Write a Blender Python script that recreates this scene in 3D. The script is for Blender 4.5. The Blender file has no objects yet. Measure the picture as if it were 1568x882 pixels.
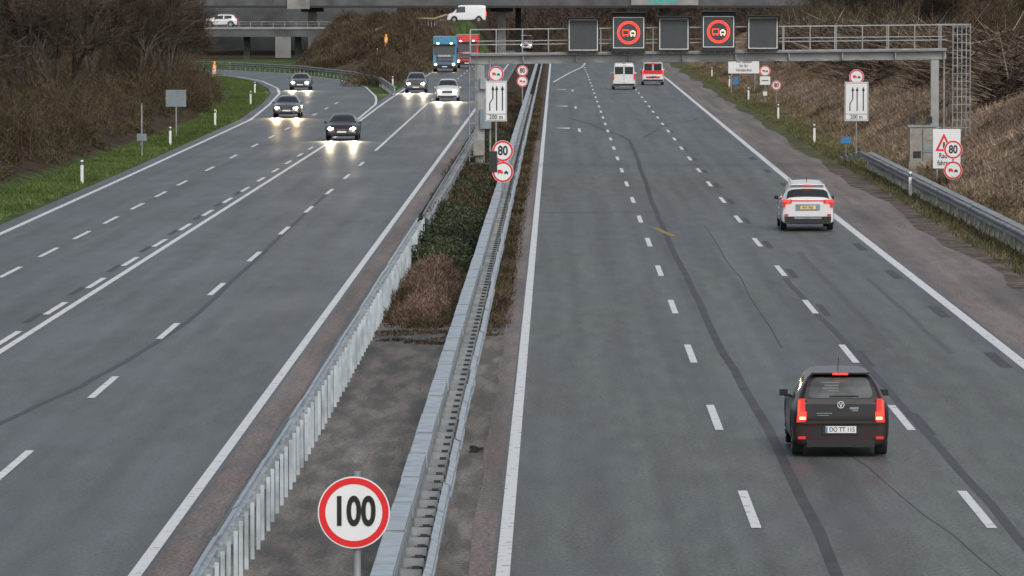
import bpy, math, random
import numpy as np
from mathutils import Vector, Quaternion
random.seed(3); rng=np.random.default_rng(5)
S=bpy.context.scene
col=S.collection
# ---------------------------------------------------------------- materials
def nt(m):
    m.use_nodes=True; return m.node_tree.nodes,m.node_tree.links
def mat(name,c,rough=.6,metal=0,var=.15,scale=3,emit=0,ec=None,spec=.5,coat=0,bump=0):
    m=bpy.data.materials.new(name); n,l=nt(m); b=n['Principled BSDF']
    b.inputs['Roughness'].default_value=rough; b.inputs['Metallic'].default_value=metal
    b.inputs['Specular IOR Level'].default_value=spec; b.inputs['Coat Weight'].default_value=coat
    tc=n.new('ShaderNodeTexCoord'); no=n.new('ShaderNodeTexNoise'); no.inputs['Scale'].default_value=scale; no.inputs['Detail'].default_value=6
    l.new(tc.outputs['Object'],no.inputs['Vector'])
    r=n.new('ShaderNodeValToRGB'); r.color_ramp.elements[0].position=.3; r.color_ramp.elements[1].position=.7
    r.color_ramp.elements[0].color=(*[v*(1-var) for v in c],1); r.color_ramp.elements[1].color=(*[min(1,v*(1+var)) for v in c],1)
    l.new(no.outputs['Fac'],r.inputs['Fac']); l.new(r.outputs['Color'],b.inputs['Base Color'])
    if emit: b.inputs['Emission Color'].default_value=(*(ec or c),1); b.inputs['Emission Strength'].default_value=emit
    if bump:
        bp=n.new('ShaderNodeBump'); bp.inputs['Strength'].default_value=bump; bp.inputs['Distance'].default_value=.05
        l.new(no.outputs['Fac'],bp.inputs['Height']); l.new(bp.outputs['Normal'],b.inputs['Normal'])
    return m
def road_mat(name,c,rough,blot=.25,tint=None,streak=.25):
    m=bpy.data.materials.new(name); n,l=nt(m); b=n['Principled BSDF']; b.inputs['Specular IOR Level'].default_value=.35
    tc=n.new('ShaderNodeTexCoord')
    def noise(sc,vs,det=5):
        mp=n.new('ShaderNodeMapping'); mp.inputs['Scale'].default_value=vs; l.new(tc.outputs['Object'],mp.inputs['Vector'])
        o=n.new('ShaderNodeTexNoise'); o.inputs['Scale'].default_value=sc; o.inputs['Detail'].default_value=det; l.new(mp.outputs['Vector'],o.inputs['Vector']); return o.outputs['Fac']
    f1=noise(1,(1.6,.02,1)); f2=noise(1,(.35,.06,1)); f3=noise(18,(1,.35,1),8); f4=noise(1,(2.5,.35,1),7)
    def rng_(f,a,bv,lo=.3,hi=.7):
        r=n.new('ShaderNodeMapRange'); r.inputs['From Min'].default_value=lo; r.inputs['From Max'].default_value=hi; r.inputs['To Min'].default_value=a; r.inputs['To Max'].default_value=bv; l.new(f,r.inputs['Value']); return r.outputs['Result']
    def mul(a,bb):
        x=n.new('ShaderNodeMath'); x.operation='MULTIPLY'; l.new(a,x.inputs[0]); l.new(bb,x.inputs[1]); return x.outputs[0]
    v=mul(mul(rng_(f1,1-streak,1+streak),rng_(f2,1-blot,1+blot)),mul(rng_(f3,.62,1.38),rng_(f4,.82,1.18)))
    mx=n.new('ShaderNodeVectorMath'); mx.operation='SCALE'; l.new(v,mx.inputs['Scale'])
    if tint:
        mc=n.new('ShaderNodeMix'); mc.data_type='RGBA'; mc.inputs['A'].default_value=(*c,1); mc.inputs['B'].default_value=(*tint,1)
        l.new(rng_(f4,0,1,.42,.6),mc.inputs['Factor']); l.new(mc.outputs['Result'],mx.inputs[0])
    else: mx.inputs[0].default_value=c
    l.new(mx.outputs[0],b.inputs['Base Color'])
    l.new(rng_(f2,rough-.08,rough+.08),b.inputs['Roughness'])
    bp=n.new('ShaderNodeBump'); bp.inputs['Strength'].default_value=.25; bp.inputs['Distance'].default_value=.01; l.new(f3,bp.inputs['Height']); l.new(bp.outputs['Normal'],b.inputs['Normal'])
    return m
def paint_mat(name,c,lo=.36,hi=.44,base=(.07,.07,.075)):
    m=bpy.data.materials.new(name); n,l=nt(m); b=n['Principled BSDF']; b.inputs['Roughness'].default_value=.55
    tc=n.new('ShaderNodeTexCoord'); o=n.new('ShaderNodeTexNoise'); o.inputs['Scale'].default_value=4; o.inputs['Detail'].default_value=9; o.inputs['Roughness'].default_value=.7
    l.new(tc.outputs['Object'],o.inputs['Vector'])
    r=n.new('ShaderNodeValToRGB'); e=r.color_ramp.elements; e[0].position=lo-.04; e[0].color=(*base,1); e[1].position=hi; e[1].color=(*c,1)
    l.new(o.outputs['Fac'],r.inputs['Fac']); l.new(r.outputs['Color'],b.inputs['Base Color']); return m
def blade_mat(name,cols,dark=.45):
    m=bpy.data.materials.new(name); n,l=nt(m); b=n['Principled BSDF']; b.inputs['Roughness'].default_value=.8; b.inputs['Specular IOR Level'].default_value=.15
    a=n.new('ShaderNodeAttribute'); a.attribute_name='rnd'
    r=n.new('ShaderNodeValToRGB'); r.color_ramp.elements[0].color=(*cols[0],1); r.color_ramp.elements[1].color=(*cols[-1],1)
    for i,cc in enumerate(cols[1:-1]):
        e=r.color_ramp.elements.new((i+1)/(len(cols)-1)); e.color=(*cc,1)
    l.new(a.outputs['Fac'],r.inputs['Fac'])
    g=n.new('ShaderNodeNewGeometry'); o=n.new('ShaderNodeTexNoise'); o.inputs['Scale'].default_value=.22; o.inputs['Detail'].default_value=4; l.new(g.outputs['Position'],o.inputs['Vector'])
    mr=n.new('ShaderNodeMapRange'); mr.inputs['From Min'].default_value=.35; mr.inputs['From Max'].default_value=.65; mr.inputs['To Min'].default_value=dark; mr.inputs['To Max'].default_value=1.35; l.new(o.outputs['Fac'],mr.inputs['Value'])
    v=n.new('ShaderNodeVectorMath'); v.operation='SCALE'; l.new(r.outputs['Color'],v.inputs[0]); l.new(mr.outputs['Result'],v.inputs['Scale']); l.new(v.outputs[0],b.inputs['Base Color'])
    return m
ASPH=road_mat('asphalt',(.105,.115,.113),.52,.2)
ASPH_L=road_mat('asphalt_old',(.086,.095,.098),.46,.22)
MEDP=road_mat('median_pavement',(.125,.118,.11),.8,.35,(.19,.17,.15))
RED=road_mat('red_shoulder',(.235,.19,.178),.8,.25,(.15,.14,.135))
TAR=mat('tar_seal',(.03,.031,.035),.5,var=.25,scale=2)
TAR2=mat('tar_seal_worn',(.05,.05,.055),.6,var=.4,scale=1.2)
PAT=mat('patch',(.085,.09,.09),.6,var=.15,scale=1)
WHITE=paint_mat('road_paint',(.74,.76,.77))
GALV=mat('galvanised_steel',(.50,.56,.60),.42,.55,var=.22,scale=2.5)
GALVP=mat('galvanised_posts',(.46,.52,.56),.5,.3,var=.3,scale=2.5)
GALVD=mat('galvanised_dull',(.30,.32,.33),.6,.3,var=.3,scale=2)
STEELG=mat('gantry_grey',(.33,.34,.34),.5,.3,var=.15,scale=1.5)
DARK=mat('dark_metal',(.02,.022,.025),.45,var=.2)
BLK=mat('black_plastic',(.015,.015,.017),.5,var=.2)
RUB=mat('rubber',(.018,.018,.018),.8,var=.2)
RIM=mat('alloy',(.4,.4,.42),.35,.8)
CONC=mat('concrete',(.27,.27,.26),.85,var=.3,scale=.5,bump=.3)
CONCD=mat('concrete_dark',(.10,.105,.11),.85,var=.35,scale=.4)
SW=mat('sign_white',(.78,.79,.80),.4,var=.04); SR=mat('sign_red',(.72,.015,.02),.4,var=.05); SB=mat('sign_black',(.01,.01,.01),.4)
SBL=mat('sign_blue',(.03,.22,.5),.4); SBACK=mat('sign_back',(.22,.27,.30),.5,.3)
CAB=mat('cabinet_beige',(.27,.26,.23),.6,var=.25)
PANEL=mat('led_panel',(.05,.06,.065),.55,var=.1)
LEDR=mat('led_red',(1,.05,.03),.5,emit=1.7,ec=(1,.05,.025)); LEDW=mat('led_white',(1,.7,.55),.5,emit=1.3,ec=(1,.62,.5))
GLASS=mat('car_glass',(.02,.025,.028),.08,var=.1,coat=.5)
RGLASS=mat('tinted_rear_glass',(.09,.10,.10),.12,var=.5,scale=2.2)
TAIL=mat('tail_light_lit',(.8,.03,.02),.3,emit=3,ec=(1,.03,.015)); TAILC=mat('tail_light_core',(1,.3,.1),.3,emit=8,ec=(1,.3,.12)); TAILD=mat('tail_light',(.35,.02,.02),.2,emit=.4,ec=(1,.03,.02))
HEAD=mat('headlight',(1,.95,.8),.3,emit=40,ec=(1,.90,.70)); HEADD=mat('headlight_dim',(1,.95,.8),.3,emit=35,ec=(1,.66,.32))
ORG=mat('orange_lamp',(1,.3,.03),.4,emit=.6,ec=(1,.3,.02))
TEAL=mat('graffiti_teal',(.05,.45,.38),.7)
TAN=mat('barrier_tan',(.45,.34,.17),.6)
PLATEY=mat('plate_yellow',(.7,.55,.25),.4)
BARK=mat('bark',(.075,.062,.05),.9,var=.35,scale=4)
TWIG=blade_mat('twigs',[(.035,.026,.021),(.075,.055,.042),(.13,.098,.075)],.5)
SHRUB=blade_mat('shrub_brown',[(.030,.022,.016),(.080,.057,.037),(.165,.12,.08),(.075,.08,.035)],.35)
REDSH=blade_mat('shrub_red',[(.08,.045,.035),(.18,.115,.09),(.24,.18,.14)],.6)
BRAM=blade_mat('bramble',[(.03,.035,.015),(.08,.075,.035),(.13,.09,.05)])
IVY=blade_mat('ivy',[(.018,.028,.015),(.045,.060,.033),(.10,.115,.065)],.6)
GRASS=blade_mat('grass',[(.05,.085,.02),(.085,.14,.03),(.15,.15,.07)],.7)
OLIVE=blade_mat('grass_olive',[(.07,.08,.03),(.12,.14,.05),(.21,.18,.10),(.14,.10,.07)],.55)
DRY=blade_mat('dry_grass',[(.14,.095,.07),(.27,.19,.14),(.37,.28,.21),(.13,.125,.055)],.5)
LOGS=blade_mat('cut_branches',[(.02,.015,.012),(.08,.058,.042),(.34,.27,.20)],.6)
LEAF=blade_mat('litter',[(.06,.04,.03),(.16,.11,.08)],.8)
# ---------------------------------------------------------------- builder
class B:
    def __init__(s): s.v=[];s.f=[];s.mi=[];s.ms=[]
    def m(s,m):
        if m not in s.ms: s.ms.append(m)
        return s.ms.index(m)
    def add(s,vs,fs,m):
        o=len(s.v); s.v+= [tuple(q) for q in vs]; k=s.m(m)
        for f in fs: s.f.append(tuple(i+o for i in f)); s.mi.append(k)
    def box(s,cx,cy,cz,sx,sy,sz,m,tx=1,ty=1,sh=(0,0)):
        a,b,c=sx/2,sy/2,sz/2
        vs=[(cx-a,cy-b,cz-c),(cx+a,cy-b,cz-c),(cx+a,cy+b,cz-c),(cx-a,cy+b,cz-c)]
        vs+=[(cx-a*tx+sh[0],cy-b*ty+sh[1],cz+c),(cx+a*tx+sh[0],cy-b*ty+sh[1],cz+c),(cx+a*tx+sh[0],cy+b*ty+sh[1],cz+c),(cx-a*tx+sh[0],cy+b*ty+sh[1],cz+c)]
        s.add(vs,[(0,3,2,1),(4,5,6,7),(0,1,5,4),(1,2,6,5),(2,3,7,6),(3,0,4,7)],m)
    def cyl(s,p0,p1,r,m,n=10,r2=None):
        p0=Vector(p0);p1=Vector(p1);d=(p1-p0).normalized(); u=d.cross(Vector((0,0,1)) if abs(d.z)<.9 else Vector((1,0,0))).normalized(); w=d.cross(u); r2=r if r2 is None else r2
        vs=[]
        for i in range(n):
            a=2*math.pi*i/n; q=u*math.cos(a)+w*math.sin(a); vs+=[p0+q*r,p1+q*r2]
        fs=[(2*i,2*((i+1)%n),2*((i+1)%n)+1,2*i+1) for i in range(n)]+[tuple(2*i for i in range(n))[::-1],tuple(2*i+1 for i in range(n))]
        s.add(vs,fs,m)
    def ring(s,x,y,z,ri,ro,m,n=36):
        vs=[];
        for i in range(n):
            a=2*math.pi*i/n; vs+=[(x+ri*math.cos(a),y,z+ri*math.sin(a)),(x+ro*math.cos(a),y,z+ro*math.sin(a))]
        s.add(vs,[(2*i,2*i+1,2*((i+1)%n)+1,2*((i+1)%n)) for i in range(n)],m)
    def disc(s,x,y,z,r,m,n=36): s.add([(x+r*math.cos(2*math.pi*i/n),y,z+r*math.sin(2*math.pi*i/n)) for i in range(n)],[tuple(range(n))],m)
    def quad(s,vs,m): s.add(vs,[tuple(range(len(vs)))],m)
    def build(s,name,parent=None,bevel=0,smooth=False,loc=None):
        me=bpy.data.meshes.new(name); me.from_pydata(s.v,[],s.f)
        for q in s.ms: me.materials.append(q)
        me.polygons.foreach_set('material_index',s.mi)
        if smooth: me.polygons.foreach_set('use_smooth',[True]*len(s.f))
        me.update(); o=bpy.data.objects.new(name,me); col.objects.link(o)
        if parent: o.parent=parent
        if loc: o.location=loc
        if bevel:
            md=o.modifiers.new('b','BEVEL'); md.width=bevel; md.segments=2
        return o
def empty(name,loc=(0,0,0),rz=0):
    o=bpy.data.objects.new(name,None); o.location=loc; o.rotation_euler=(0,0,rz); o.empty_display_size=.2; col.objects.link(o); return o
def txt(s,loc,size,m,parent=None,sx=.8,bold=.012,name='lettering'):
    c=bpy.data.curves.new(name,'FONT'); c.body=s; c.size=size; c.align_x='CENTER'; c.align_y='CENTER'; c.offset=bold*size; c.materials.append(m)
    o=bpy.data.objects.new(name,c); o.location=loc; o.rotation_euler=(math.pi/2,0,0); o.scale=(sx,1,1); col.objects.link(o)
    if parent: o.parent=parent
    return o
def strip(name,L,R,z,m,parent=None):
    b=B(); n=len(L); vs=[]
    for (a,c),(d,e) in zip(L,R): vs+=[(a,c,z),(d,e,z)]
    b.add(vs,[(2*i,2*i+1,2*i+3,2*i+2) for i in range(n-1)],m); return b.build(name,parent)
# ---------------------------------------------------------------- terrain
def h(x,y):
    x=np.asarray(x,float);y=np.asarray(y,float)
    xl=np.interp(y,[0,380,440,500,540,590,640,700],[-21.5,-22.8,-27,-33,-39,-52,-75,-400])
    left=np.clip((xl-x)*.28,0,10)
    right=np.clip((x-15.8)*.5,0,3.4)+np.clip((x-27)*.2,0,8)
    Do=np.interp(x,[-60,-37,-27.8,-20.6,-16.6,-13],[650,604,571,526,484,444])+8
    Do=np.maximum(Do,np.interp(x,[-30,-26],[735,0]))
    ed=np.interp(y,[675,700],[-14,-8.3])
    mid=np.clip((y-Do)*.045,0,4.6)*np.clip((ed-x)/2.5,0,1)
    rm=np.clip((y-648)*.06,0,3.2)*np.clip((x+2)/3,0,1)
    far=np.clip((y-800)*.035,0,14)
    z=np.maximum.reduce([left,right,mid,rm,far])
    nz=np.sin(x*.9+y*.13)*.12+np.sin(x*.31-y*.21+1)*.2+np.sin(y*.47+x*.6)*.1
    return z+nz*np.clip(z,0,1)-.03
xs=np.concatenate([[-1500,-700,-400,-250,-160,-110,-85],np.arange(-70,60.1,.7),[70,85,110,160,250,400,700,1500]])
ys=np.concatenate([[-400,-150,-50],np.arange(0,900,4.),[920,950,1000,1100,1300,1700,2300,3200]])
X,Y=np.meshgrid(xs,ys); Z=h(X,Y)
nx,ny=len(xs),len(ys)
V=np.stack([X.ravel(),Y.ravel(),Z.ravel()],1)
idx=np.arange(nx*ny).reshape(ny,nx)
F=np.stack([idx[:-1,:-1].ravel(),idx[:-1,1:].ravel(),idx[1:,1:].ravel(),idx[1:,:-1].ravel()],1)
def npmesh(name,V,F,mats,attr=None,cols=None):
    me=bpy.data.meshes.new(name); me.vertices.add(len(V)); me.vertices.foreach_set('co',V.astype(np.float32).ravel())
    k=F.shape[1]; me.loops.add(F.size); me.loops.foreach_set('vertex_index',F.astype(np.int32).ravel())
    me.polygons.add(len(F)); me.polygons.foreach_set('loop_start',np.arange(0,F.size,k,dtype=np.int32))
    try: me.polygons.foreach_set('loop_total',np.full(len(F),k,dtype=np.int32))
    except Exception: pass
    for m in mats: me.materials.append(m)
    if attr is not None:
        a=me.attributes.new('rnd','FLOAT','POINT'); a.data.foreach_set('value',attr.astype(np.float32))
    if cols is not None:
        a=me.color_attributes.new('Col','FLOAT_COLOR','POINT'); a.data.foreach_set('color',cols.astype(np.float32).ravel())
    me.update(calc_edges=True); me.validate(); return me
C=np.zeros((nx*ny,4)); C[:,3]=1
xx,yy,zz=V[:,0],V[:,1],V[:,2]
green=np.array([.075,.115,.035]);brown=np.array([.10,.072,.048]);dirt=np.array([.15,.125,.105]);tan=np.array([.23,.165,.12]); olive=np.array([.11,.115,.055])
xl=np.interp(yy,[0,380,440,500,540,590,640,700],[-21.5,-22.8,-27,-33,-39,-52,-75,-400])
C[:,:3]=dirt
C[xx<-5,:3]=green
C[xx<xl-.2,:3]=brown*.6
C[(xx>12.2)&(xx<=16)&(yy>=250),:3]=olive
C[(xx>13.4)&(xx<=16)&(yy<250),:3]=olive*.7
C[(xx>16),:3]=tan
C[(xx>26),:3]=brown*.8
C[(yy>425)&(xx<-12.8)&(xx>xl)&(zz>.15),:3]=brown
C[(yy>700),:3]=brown*.7
C[(xx>-4.9)&(xx<-.9)&(yy>127),:3]=brown*.7
TER=bpy.data.materials.new('terrain_soil'); n,l=nt(TER); bs=n['Principled BSDF']; bs.inputs['Roughness'].default_value=.9; bs.inputs['Specular IOR Level'].default_value=.1
a=n.new('ShaderNodeVertexColor'); a.layer_name='Col'; g=n.new('ShaderNodeNewGeometry')
o1=n.new('ShaderNodeTexNoise'); o1.inputs['Scale'].default_value=.8; o1.inputs['Detail'].default_value=9; l.new(g.outputs['Position'],o1.inputs['Vector'])
o2=n.new('ShaderNodeTexNoise'); o2.inputs['Scale'].default_value=6; o2.inputs['Detail'].default_value=9; l.new(g.outputs['Position'],o2.inputs['Vector'])
m1=n.new('ShaderNodeMapRange'); m1.inputs['From Min'].default_value=.35; m1.inputs['From Max'].default_value=.65; m1.inputs['To Min'].default_value=.5; m1.inputs['To Max'].default_value=1.4; l.new(o1.outputs['Fac'],m1.inputs['Value'])
m2=n.new('ShaderNodeMapRange'); m2.inputs['From Min'].default_value=.35; m2.inputs['From Max'].default_value=.65; m2.inputs['To Min'].default_value=.6; m2.inputs['To Max'].default_value=1.3; l.new(o2.outputs['Fac'],m2.inputs['Value'])
mm=n.new('ShaderNodeMath'); mm.operation='MULTIPLY'; l.new(m1.outputs[0],mm.inputs[0]); l.new(m2.outputs[0],mm.inputs[1])
sc=n.new('ShaderNodeVectorMath'); sc.operation='SCALE'; l.new(a.outputs['Color'],sc.inputs[0]); l.new(mm.outputs[0],sc.inputs['Scale']); l.new(sc.outputs[0],bs.inputs['Base Color'])
me=npmesh('ground_terrain',V,F,[TER],cols=C); me.polygons.foreach_set('use_smooth',[True]*len(F))
col.objects.link(bpy.data.objects.new('ground_terrain',me))
# ---------------------------------------------------------------- roads
def dr(x,y): return x*(1+.07*min(1,max(0,(y-225)/290))) if x>1 else x
Dr=[20,120,225,300,370,440,515,600,662]
road=strip('right_carriageway_road',[(-.86,y) for y in Dr],[(dr(10.12,y),y) for y in Dr],0,ASPH)
Ds=list(range(20,662,6))
strip('right_shoulder_pavement',[(dr(10.12,y),y) for y in Ds],[(dr(12.3,y)+.2*math.sin(y*.13)+random.uniform(-.18,.18),y) for y in Ds],0,RED)
strip('median_pavement',[(-4.9,20),(-4.9,129)],[(-.86,20),(-.86,129)],0,MEDP)
strip('left_carriageway_road',[(-19.1,20),(-19.0,180),(-19.4,250),(-20.2,345),(-21.7,400)],[(-4.9,20),(-4.9,180),(-4.9,250),(-4.9,345),(-4.9,400)],0,ASPH_L)
strip('main_carriageway_road',[(-13.4,400),(-13.45,460),(-13.5,900)],[(-4.9,400),(-4.9,460),(-4.2,900)],0,ASPH_L)
rampL=[(-21.7,400),(-23.2,440),(-24.8,466),(-28.2,506),(-32.2,535),(-38,556),(-60,600)]
rampR=[(-13.4,400),(-14.4,428),(-16.8,472),(-20.8,514),(-28,559),(-37,590),(-60,632)]
strip('slip_road',rampL,rampR,.0,ASPH_L)
mk=B()
def line(pts,w,z,m,bb=None):
    bb=bb or mk; vs=[]
    for i,(x,y) in enumerate(pts):
        p=pts[max(0,i-1)];q=pts[min(len(pts)-1,i+1)]; d=Vector((q[0]-p[0],q[1]-p[1])).normalized(); nx_,ny_=d.y,-d.x
        vs+=[(x-nx_*w/2,y-ny_*w/2,z),(x+nx_*w/2,y+ny_*w/2,z)]
    bb.add(vs,[(2*i,2*i+1,2*i+3,2*i+2) for i in range(len(pts)-1)],m)
zm=.008
ysm=list(range(30,660,15))
line([(-.72,y) for y in ysm],.19,zm,WHITE)
line([(dr(9.9,y),y) for y in ysm],.26,zm,WHITE)
for k in range(-2,33):
    y=82+18*k
    for xv in (2.93,6.38):
        if y<640: line([(dr(xv,y-3),y-3),(dr(xv,y+3),y+3)],.15,zm,WHITE)
line([(-5.66,y) for y in range(30,700,15)],.18,zm,WHITE)
for k in range(-2,10): y=89.5+18.2*k; line([(-9.02-.0006*(y-90),y-3),(-9.02-.0006*(y-90),y+3)],.15,zm,WHITE)
line([(-9.2,275),(-9.35,340),(-9.5,400)],.15,zm,WHITE)
for k in range(12): y=412+18*k; line([(-9.5,y),(-9.5,y+6)],.15,zm,WHITE)
line([(-12.2,y) for y in range(30,296,20)]+[(-12.3,296),(-12.6,335),(-13.2,395),(-13.7,412),(-14.3,428),(-16.6,472),(-20.6,514),(-27.8,559),(-37,588)],.17,zm,WHITE)
for k in range(-6,14): y=123+12.05*k; line([(-12.5-.0012*(y-123),y-2.7),(-12.5-.0012*(y-123),y+2.7)],.16,zm+.003,WHITE)
line([(-12.35,330),(-12.75,400),(-12.95,460),(-13.0,600),(-13,860)],.18,zm,WHITE)
for yy_ in [105,117,129,141,153,165,177,189,201.5,214,227,246,265,285,303,322,341,361,381,400]:
    xv=-15.45-.0032*(yy_-153) if yy_>153 else -15.45; line([(xv,yy_-3),(xv-.01,yy_+3)],.15,zm,WHITE)
line([(-18.3,30),(-18.3,179),(-18.7,242),(-19.5,345),(-20.9,394),(-22.5,440),(-24,466),(-27.5,506),(-31.5,535),(-37,555)],.2,zm,WHITE)
line([(-.3,500),(1.3,560),(2.9,610),(3.4,645)],.2,zm,WHITE)
def arrow(x,y):
    line([(x,y-4),(x,y+4)],.16,zm,WHITE); line([(x,y+4),(x-1,y+5)],.16,zm,WHITE)
    mk.quad([(x-.5,y+6.5,zm),(x-1.5,y+5.6,zm),(x-.6,y+3.0,zm)],WHITE)
for y in (318,384,455): arrow(1.35,y)
mk.build('road_markings')
tk=B()
def wob(pts,a=.03):
    out=[]
    for (x0,y0),(x1,y1) in zip(pts,pts[1:]):
        for k in range(4): t=k/4; out.append((x0+(x1-x0)*t+random.uniform(-a,a),y0+(y1-y0)*t))
    return out+[pts[-1]]
line(wob([(-10.6,90),(-10.14,98.7),(-9.5,108),(-9.1,118),(-8.83,130),(-8.88,152),(-9.0,177),(-9.1,216)]),.14,.004,TAR,tk)
line(wob([(.76,351),(2.0,335),(3.0,317),(3.7,304),(4.0,295),(3.92,265),(3.78,235),(3.65,205),(3.59,177),(3.62,145),(3.66,118),(3.83,97),(3.79,72.6),(3.7,50)]),.18,.004,TAR2,tk)
line(wob([(6.32,150),(6.41,133),(6.54,118),(6.61,100),(6.66,77),(6.6,50)]),.16,.004,TAR,tk)
line(wob([(5.0,185),(5.1,150),(5.0,120)],.06),.03,.004,TAR2,tk)
line(wob([(4.8,95),(5.4,84),(6.0,72)],.06),.02,.004,TAR2,tk)
line([(4.8,300),(6.5,330),(8.8,345),(9.2,352)],.12,.004,TAR2,tk)
line([(-.6,196),(3.5,196.3)],.5,.003,PAT,tk); line([(3.3,183),(3.85,176)],.2,.005,mat('yellow_mark',(.3,.22,.06),.7),tk)
for y in (116,134,152,169,188,206,225,243,262): tk.quad([(9.34,y-2.4,.004),(9.6,y-2.4,.004),(9.6,y+2.4,.004),(9.34,y+2.4,.004)],TAR2)
for k in range(1,18):
    y=82+18*k; w=.16+.06*random.random(); tk.quad([(6.55,y-4,.003),(6.55+w,y-4,.003),(6.55+w,y+1,.003),(6.55,y+1,.003)],TAR2)
for k in range(-1,9):
    y=123+12.05*k; tk.quad([(-12.78,y-6,.004),(-12.6,y-6,.004),(-12.6,y-2,.004),(-12.78,y-2,.004)],TAR2)
for x0,y0,y1,w in [(7.4,120,165,.2),(8.6,118,150,.14),(-16.4,120,150,.15)]: line(wob([(x0,y0),(x0+.05,(y0+y1)/2),(x0,y1)]),w,.002,PAT,tk)
tk.build('tar_seams')
De=list(range(20,300,4))
strip('median_edge_strip',[(-1.2+random.uniform(-.06,.06),y) for y in De],[(-.86,y) for y in De],.006,RED)
strip('left_median_edge_strip',[(-5.5,y) for y in De],[(-4.98+random.uniform(-.05,.05),y) for y in De],.006,RED)
b=B()
for k in range(5): b.box(-1.35+random.uniform(-.09,.09),92.3+random.uniform(-.1,.1),.04+.01*k,.14,.12,.05,RUB,tx=.5,sh=(random.uniform(-.04,.04),0))
b.build('tyre_debris')
# ---------------------------------------------------------------- foliage
def blades(P,Dv,L,W):
    N=len(P); r=rng.normal(size=(N,3)); u=np.cross(Dv,r); u/=np.linalg.norm(u,axis=1)[:,None]+1e-9
    L=np.asarray(L).reshape(-1,1);W=np.asarray(W).reshape(-1,1)
    A=P-u*W/2;Bv=P+u*W/2;Cv=P+Dv*L
    V=np.stack([A,Bv,Cv],1).reshape(-1,3); F=np.arange(3*N).reshape(-1,3); at=np.repeat(rng.random(N),3); return V,F,at
def dirs(N,up):
    d=rng.normal(size=(N,3)); d[:,2]=np.abs(d[:,2])*.6+up; return d/np.linalg.norm(d,axis=1)[:,None]
def scrub(name,c,rad,hgt,n,L,W,m,up=.8,flat=False):
    c=np.asarray(c); k=len(c); sc_=rng.uniform(.6,1.35,k)
    P=np.repeat(c,n,0); s=np.repeat(sc_,n); N=len(P)
    a=rng.uniform(0,2*np.pi,N); rr=np.sqrt(rng.random(N)); hh=rng.random(N)**.8*np.sqrt(np.clip(1-rr**2,0.02,1))
    Q=np.stack([P[:,0]+np.cos(a)*rr*rad*s,P[:,1]+np.sin(a)*rr*rad*s,np.zeros(N)],1); Q[:,2]=h(Q[:,0],Q[:,1])+hh*hgt*s
    d=dirs(N,up)
    if flat: d[:,2]*=.25; d/=np.linalg.norm(d,axis=1)[:,None]
    V,F,at=blades(Q,d,rng.uniform(.5,1.3,N)*L,rng.uniform(.6,1.3,N)*W)
    o=bpy.data.objects.new(name,npmesh(name,V,F,[m],attr=at)); col.objects.link(o); return o
def scatter(n,fx,y0,y1):
    y=rng.uniform(y0,y1,n); x=fx(y,rng.random(n)); return np.stack([x,y],1)
XL=lambda y:np.interp(y,[0,380,440,500,540,590,640],[-21.5,-22.8,-27,-33,-39,-52,-75])
scrub('shrub_thicket',scatter(440,lambda y,r:XL(y)-1.6-r**1.5*26,170,600),1.5,2.4,520,.55,.024,SHRUB,up=.7)
scrub('bramble_thicket',scatter(150,lambda y,r:XL(y)-.5-r*6,170,560),1.0,.8,250,.3,.05,BRAM,up=.5)
def tuft(name,n,fx,y0,y1,L,W,m,up=1.6):
    c=scatter(n,fx,y0,y1); Q=np.stack([c[:,0],c[:,1],h(c[:,0],c[:,1])],1)
    V,F,at=blades(Q,dirs(n,up),rng.uniform(.5,1.4,n)*L,rng.uniform(.6,1.4,n)*W); o=bpy.data.objects.new(name,npmesh(name,V,F,[m],attr=at)); col.objects.link(o)
tuft('verge_grass',60000,lambda y,r:np.interp(y,[0,250,345,400,440,506,535,560],[-19.2,-19.6,-20.4,-22,-23.6,-28.8,-33,-40])-r*2.6,140,560,.16,.035,GRASS)
tuft('roadside_grass',45000,lambda y,r:12.6+.0025*y+r*3.2,150,620,.22,.04,OLIVE,up=1.1)
tuft('dead_grass_bank',110000,lambda y,r:15.3+r*11,150,640,.35,.045,DRY,up=.7)
scrub('bank_weeds',scatter(70,lambda y,r:15.2+r*8,180,600),.8,.5,120,.4,.03,SHRUB)
c=np.stack([rng.uniform(-3.9,-2.7,10),rng.uniform(129,150,10)],1); scrub('red_stem_shrub',c,.5,.6,800,.18,.018,REDSH)
c=np.stack([rng.uniform(-4.0,-2.7,14),rng.uniform(126.5,150,14)],1); scrub('bare_shrub',c,.6,.3,500,.2,.02,SHRUB)
c=np.stack([rng.uniform(-4.0,-2.7,44),rng.uniform(152,190,44)],1); scrub('ivy_hedge',c,.75,.72,700,.10,.07,IVY,up=.3)
c=np.stack([rng.uniform(-4.0,-2.6,60),rng.uniform(190,420,60)],1); scrub('median_shrubs',c,.8,.5,400,.25,.03,SHRUB)
c=np.stack([rng.uniform(-3.9,-2.6,40),rng.uniform(190,300,40)],1); scrub('median_ground_cover',c,.8,.5,300,.12,.06,IVY,up=.3)
tuft('median_dead_grass',26000,lambda y,r:-4.6+r*3.3,127,420,.2,.03,SHRUB,up=.8)
tuft('median_edge_weeds',9000,lambda y,r:-1.5+r*.4,127,420,.16,.03,SHRUB,up=.8)
tuft('leaf_litter',4200,lambda y,r:-4.1+r**.8*3.0,60,134,.05,.03,LEAF,up=-.3)
c=np.stack([rng.uniform(-4,-1.3,26),rng.uniform(121,129,26)],1); scrub('median_weeds',c,.45,.06,160,.1,.03,SHRUB,up=.2)
scrub('embankment_scrub',np.concatenate([scatter(190,lambda y,r:-14.8-r*12,560,700),scatter(40,lambda y,r:-14.5-r*3,470,560)]),1.8,1.1,300,.6,.05,SHRUB)
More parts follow.
